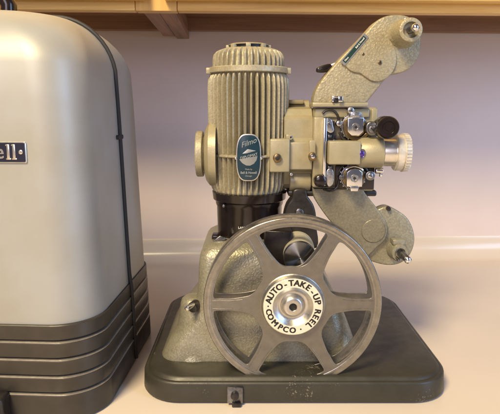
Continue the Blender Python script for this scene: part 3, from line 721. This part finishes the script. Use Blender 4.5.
nn, LL = m.node_tree.nodes, m.node_tree.links; b = nn['Principled BSDF']; b.inputs['Metallic'].default_value = 1; b.inputs['Base Color'].default_value = (.38, .38, .38, 1)
b.inputs['Roughness'].default_value = .30; b.inputs['Anisotropic'].default_value = .95; b.inputs['Anisotropic Rotation'].default_value = ANR
tn = nn.new('ShaderNodeTangent'); tn.direction_type = 'RADIAL'; tn.axis = 'Y'; LL.new(tn.outputs[0], b.inputs['Tangent'])
bm = new(); lathe(bm, (0, 5, 0), (0, -1, 0), [(0, 16.4), (0.3, 17), (4, 17), (5, 16.4), (5.1, 15.4), (5.2, 10), (5.2, 5), (5.2, 1.2), (4.6, .6)], 64)
rl_ = pr.location.copy()
kn = obj('elevation_knob', bm, m, None); kn.location = (a_.x*MM-rl_.x, 519*MM-rl_.y, a_.z*MM-rl_.z); kn.parent = pr

# ================================================================ the take-up reel
RC = P(292.5, 304.5, 493); RR = 89.0
reel = thing('film_reel', 'grey six-spoked take-up reel standing upright in front of the pedestal', 'film reel', (RC.x, 500, RC.z-RR))
def window(ang, ri=39.0, sw=5.9):
    """rounded wedge between two spokes, centred on ang; returned as outline in reel plane"""
    ro = 80.0; dr = 39.0-ri
    ptsw = []
    # half angle as function of radius from spoke half width (spoke widens towards the hub)
    def half(r):
        wsp = sw+max(0, (62-dr-r))*.13+max(0, (50-dr-r))*.16
        return PI/6-math.asin(min(.99, wsp/r))
    rs = [76, 70, 62-dr*.3, 54-dr*.6, 48-dr, 44-dr]
    ho = half(ro)
    outer = [(ro, ho-.075+0)] 
    right = [(r, half(r)) for r in rs]
    # outer arc, ends rounded
    seq = []
    for i in range(13):
        t = -1+2*i/12; seq.append((ro, (ho-.055)*t))
    seq += [(ro-1.2, ho-.012)] + [(r, h) for r, h in right]
    hi = max(half(44-dr)-.05, .1)
    inner = [(ri+1.6, hi*.86), (ri+.3, hi*.55), (ri, 0), (ri+.3, -hi*.55), (ri+1.6, -hi*.86)]
    seq += inner + [(r, -h) for r, h in reversed(right)] + [(ro-1.2, -(ho-.012))]
    return [(r*math.cos(ang+a), r*math.sin(ang+a)) for r, a in seq]
def flange(name, y, sgn):
    cu = bpy.data.curves.new('c', 'CURVE'); cu.dimensions = '2D'; cu.fill_mode = 'BOTH'; cu.extrude = .25; cu.bevel_depth = .55; cu.bevel_resolution = 3; cu.offset = 0
    def spl(pts):
        s = cu.splines.new('POLY'); s.points.add(len(pts)-1)
        for p, q in zip(s.points, pts): p.co = (q[0], q[1], 0, 1)
        s.use_cyclic_u = True
    spl([(85.5*math.cos(2*PI*i/160), 85.5*math.sin(2*PI*i/160)) for i in range(160)])
    for k in range(6): spl([(p.x, p.y) for p in smooth_outline(window(R(30+60*k), 39.0 if sgn > 0 else 33.5, 5.9 if sgn > 0 else 4.2), 3)])
    spl([(14*math.cos(2*PI*i/48), 14*math.sin(2*PI*i/48)) for i in range(48)])
    o = bpy.data.objects.new('c', cu); C.objects.link(o)
    me = bpy.data.meshes.new_from_object(o.evaluated_get(bpy.context.evaluated_depsgraph_get()))
    me.transform(face_cam(RC.x, y, RC.z)); bm = new(); bm.from_mesh(me)
    bpy.data.meshes.remove(me); bpy.data.objects.remove(o); bpy.data.curves.remove(cu)
    f = obj(name, bm, M['reel'], reel, angle=40)
    # rolled rim
    bm = new(); prof = [(-.6, 81), (.4, 81.2), (1.3, 82.8), (1.2, 84.2), (.9, 86), (1.6, 87.6), (1.2, 88.8), (.2, 89.2), (-1.4, 89.0), (-1.6, 87.6), (-.9, 86), (-.8, 83)]
    a, b_, d = basis((0, -1, 0)); rings = []
    for h, r in prof:
        rings.append([Vector((RC.x, y, RC.z))+Vector((0, -sgn*h, 0))+a*math.cos(2*PI*i/160)*r+b_*math.sin(2*PI*i/160)*r for i in range(160)])
    vs = loft(bm, rings, cap=(False, False)); ring_faces(bm, vs[-1], vs[0]); obj('rim', bm, M['reeledge'], f, angle=60)
    # raised stiffening ribs along the spokes
    if sgn > 0:
        for k in range(6):
            t = R(60*k); u = Vector((math.cos(t), 0, math.sin(t))); v = Vector((-math.sin(t), 0, math.cos(t)))
            for s, w0, w1 in ((1, 4.2, 5.8), (-1, 4.2, 5.8), (0, 0, 0)) if k % 3 != 5 else ():
                c0 = Vector((RC.x, y-.75, RC.z)); 
                if s == 0: continue
                pts = [c0+u*80+v*s*w0, c0+u*62+v*s*w0, c0+u*50+v*s*(w0+1.2)]
                bm = new(); tube(bm, pts, .42, 6); obj('rib', bm, M['reeledge'], f, angle=80)
    return f
fl = flange('front_flange', 493, 1); flange('rear_flange', 513, -1)
bm = new(); lathe(bm, (RC.x, 494, RC.z), (0, 1, 0), [(0, 24), (0, 26), (18.5, 26), (18.5, 24)], 64, cap=(False, False)); obj('core', bm, M['reel'], reel)
# hub
HC = (RC.x, 492.5, RC.z)
bm = new(); lathe(bm, HC, (0, -1, 0), [(0, 32.4), (.8, 32.2), (1.6, 31.2), (2.2, 30.8), (5.2, 30.2), (6.0, 29.6), (6.2, 29.0), (6.2, 22)], 96, cap=(False, False)); hb = obj('hub', bm, M['hubm'], reel, angle=30)
bm = new(); lathe(bm, HC, (0, -1, 0), [(6.2, 29.2), (6.45, 28.9), (6.45, 20.2), (6.2, 20.0)], 96, cap=(False, False)); obj('printed_ring', bm, M['cream'], hb, angle=30)
bm = new(); lathe(bm, HC, (0, -1, 0), [(6.2, 20.6), (6.5, 20.1), (6.0, 19.4), (2.2, 16.0), (1.2, 13.6), (1.4, 12.4), (4.2, 10.8), (6.2, 9.4), (7.0, 8.2), (7.2, 6.5), (7.2, 4.2), (6.8, 3.8), (-8, 3.8)], 96, cap=(False, False)); obj('hub_dish', bm, M['hubm'], hb, angle=40)
bm = new(); lathe(bm, HC, (0, -1, 0), [(4.6, 3.75), (4.8, .2)], 24, cap=(True, True)); obj('spindle_hole', bm, M['ink'], hb)
bm = new()
# letters round the ring (angles measured on the ring, anticlockwise from the right)
yl = HC[1]-6.55; rt = 24.6
def bold_char(bm, ch, size, t, rot):
    for dx, dy in ((0, 0), (.36, .12), (-.36, -.12), (.3, -.2), (-.3, .2)):
        Mt = face_cam(RC.x+rt*math.cos(t), yl, RC.z+rt*math.sin(t), rot) @ Matrix.Translation((dx, dy, dx*.05+dy*.03))
        textbm(bm, ch, size, Mt, bold=0, ext=.08, sx=1.0)
cw = [('A',164.5),('U',151.5),('T',137.5),('O',123.5),('-',108.5),('T',95),('A',82),('K',68),('E',54),('-',39.5),('U',25),('P',11.5),('R',-11),('E',-24.5),('E',-37.5),('L',-50)]
ccw = [('O',-90),('C',-106.5),('P',-120.5),('M',-137),('O',-155),('C',-168.5)]
for ch, a in cw:
    t = R(a); bold_char(bm, ch, 8.6, t, t-PI/2)
for ch, a in ccw:
    t = R(a); bold_char(bm, ch, 8.0, t, t+PI/2)
for a in (-71, 178.0):
    t = R(a); cyl(bm, (RC.x+rt*math.cos(t), yl+.1, RC.z+rt*math.sin(t)), (RC.x+rt*math.cos(t), yl-.08, RC.z+rt*math.sin(t)), .8, seg=12, bev=.02)
obj('lettering', bm, M['ink'], hb)
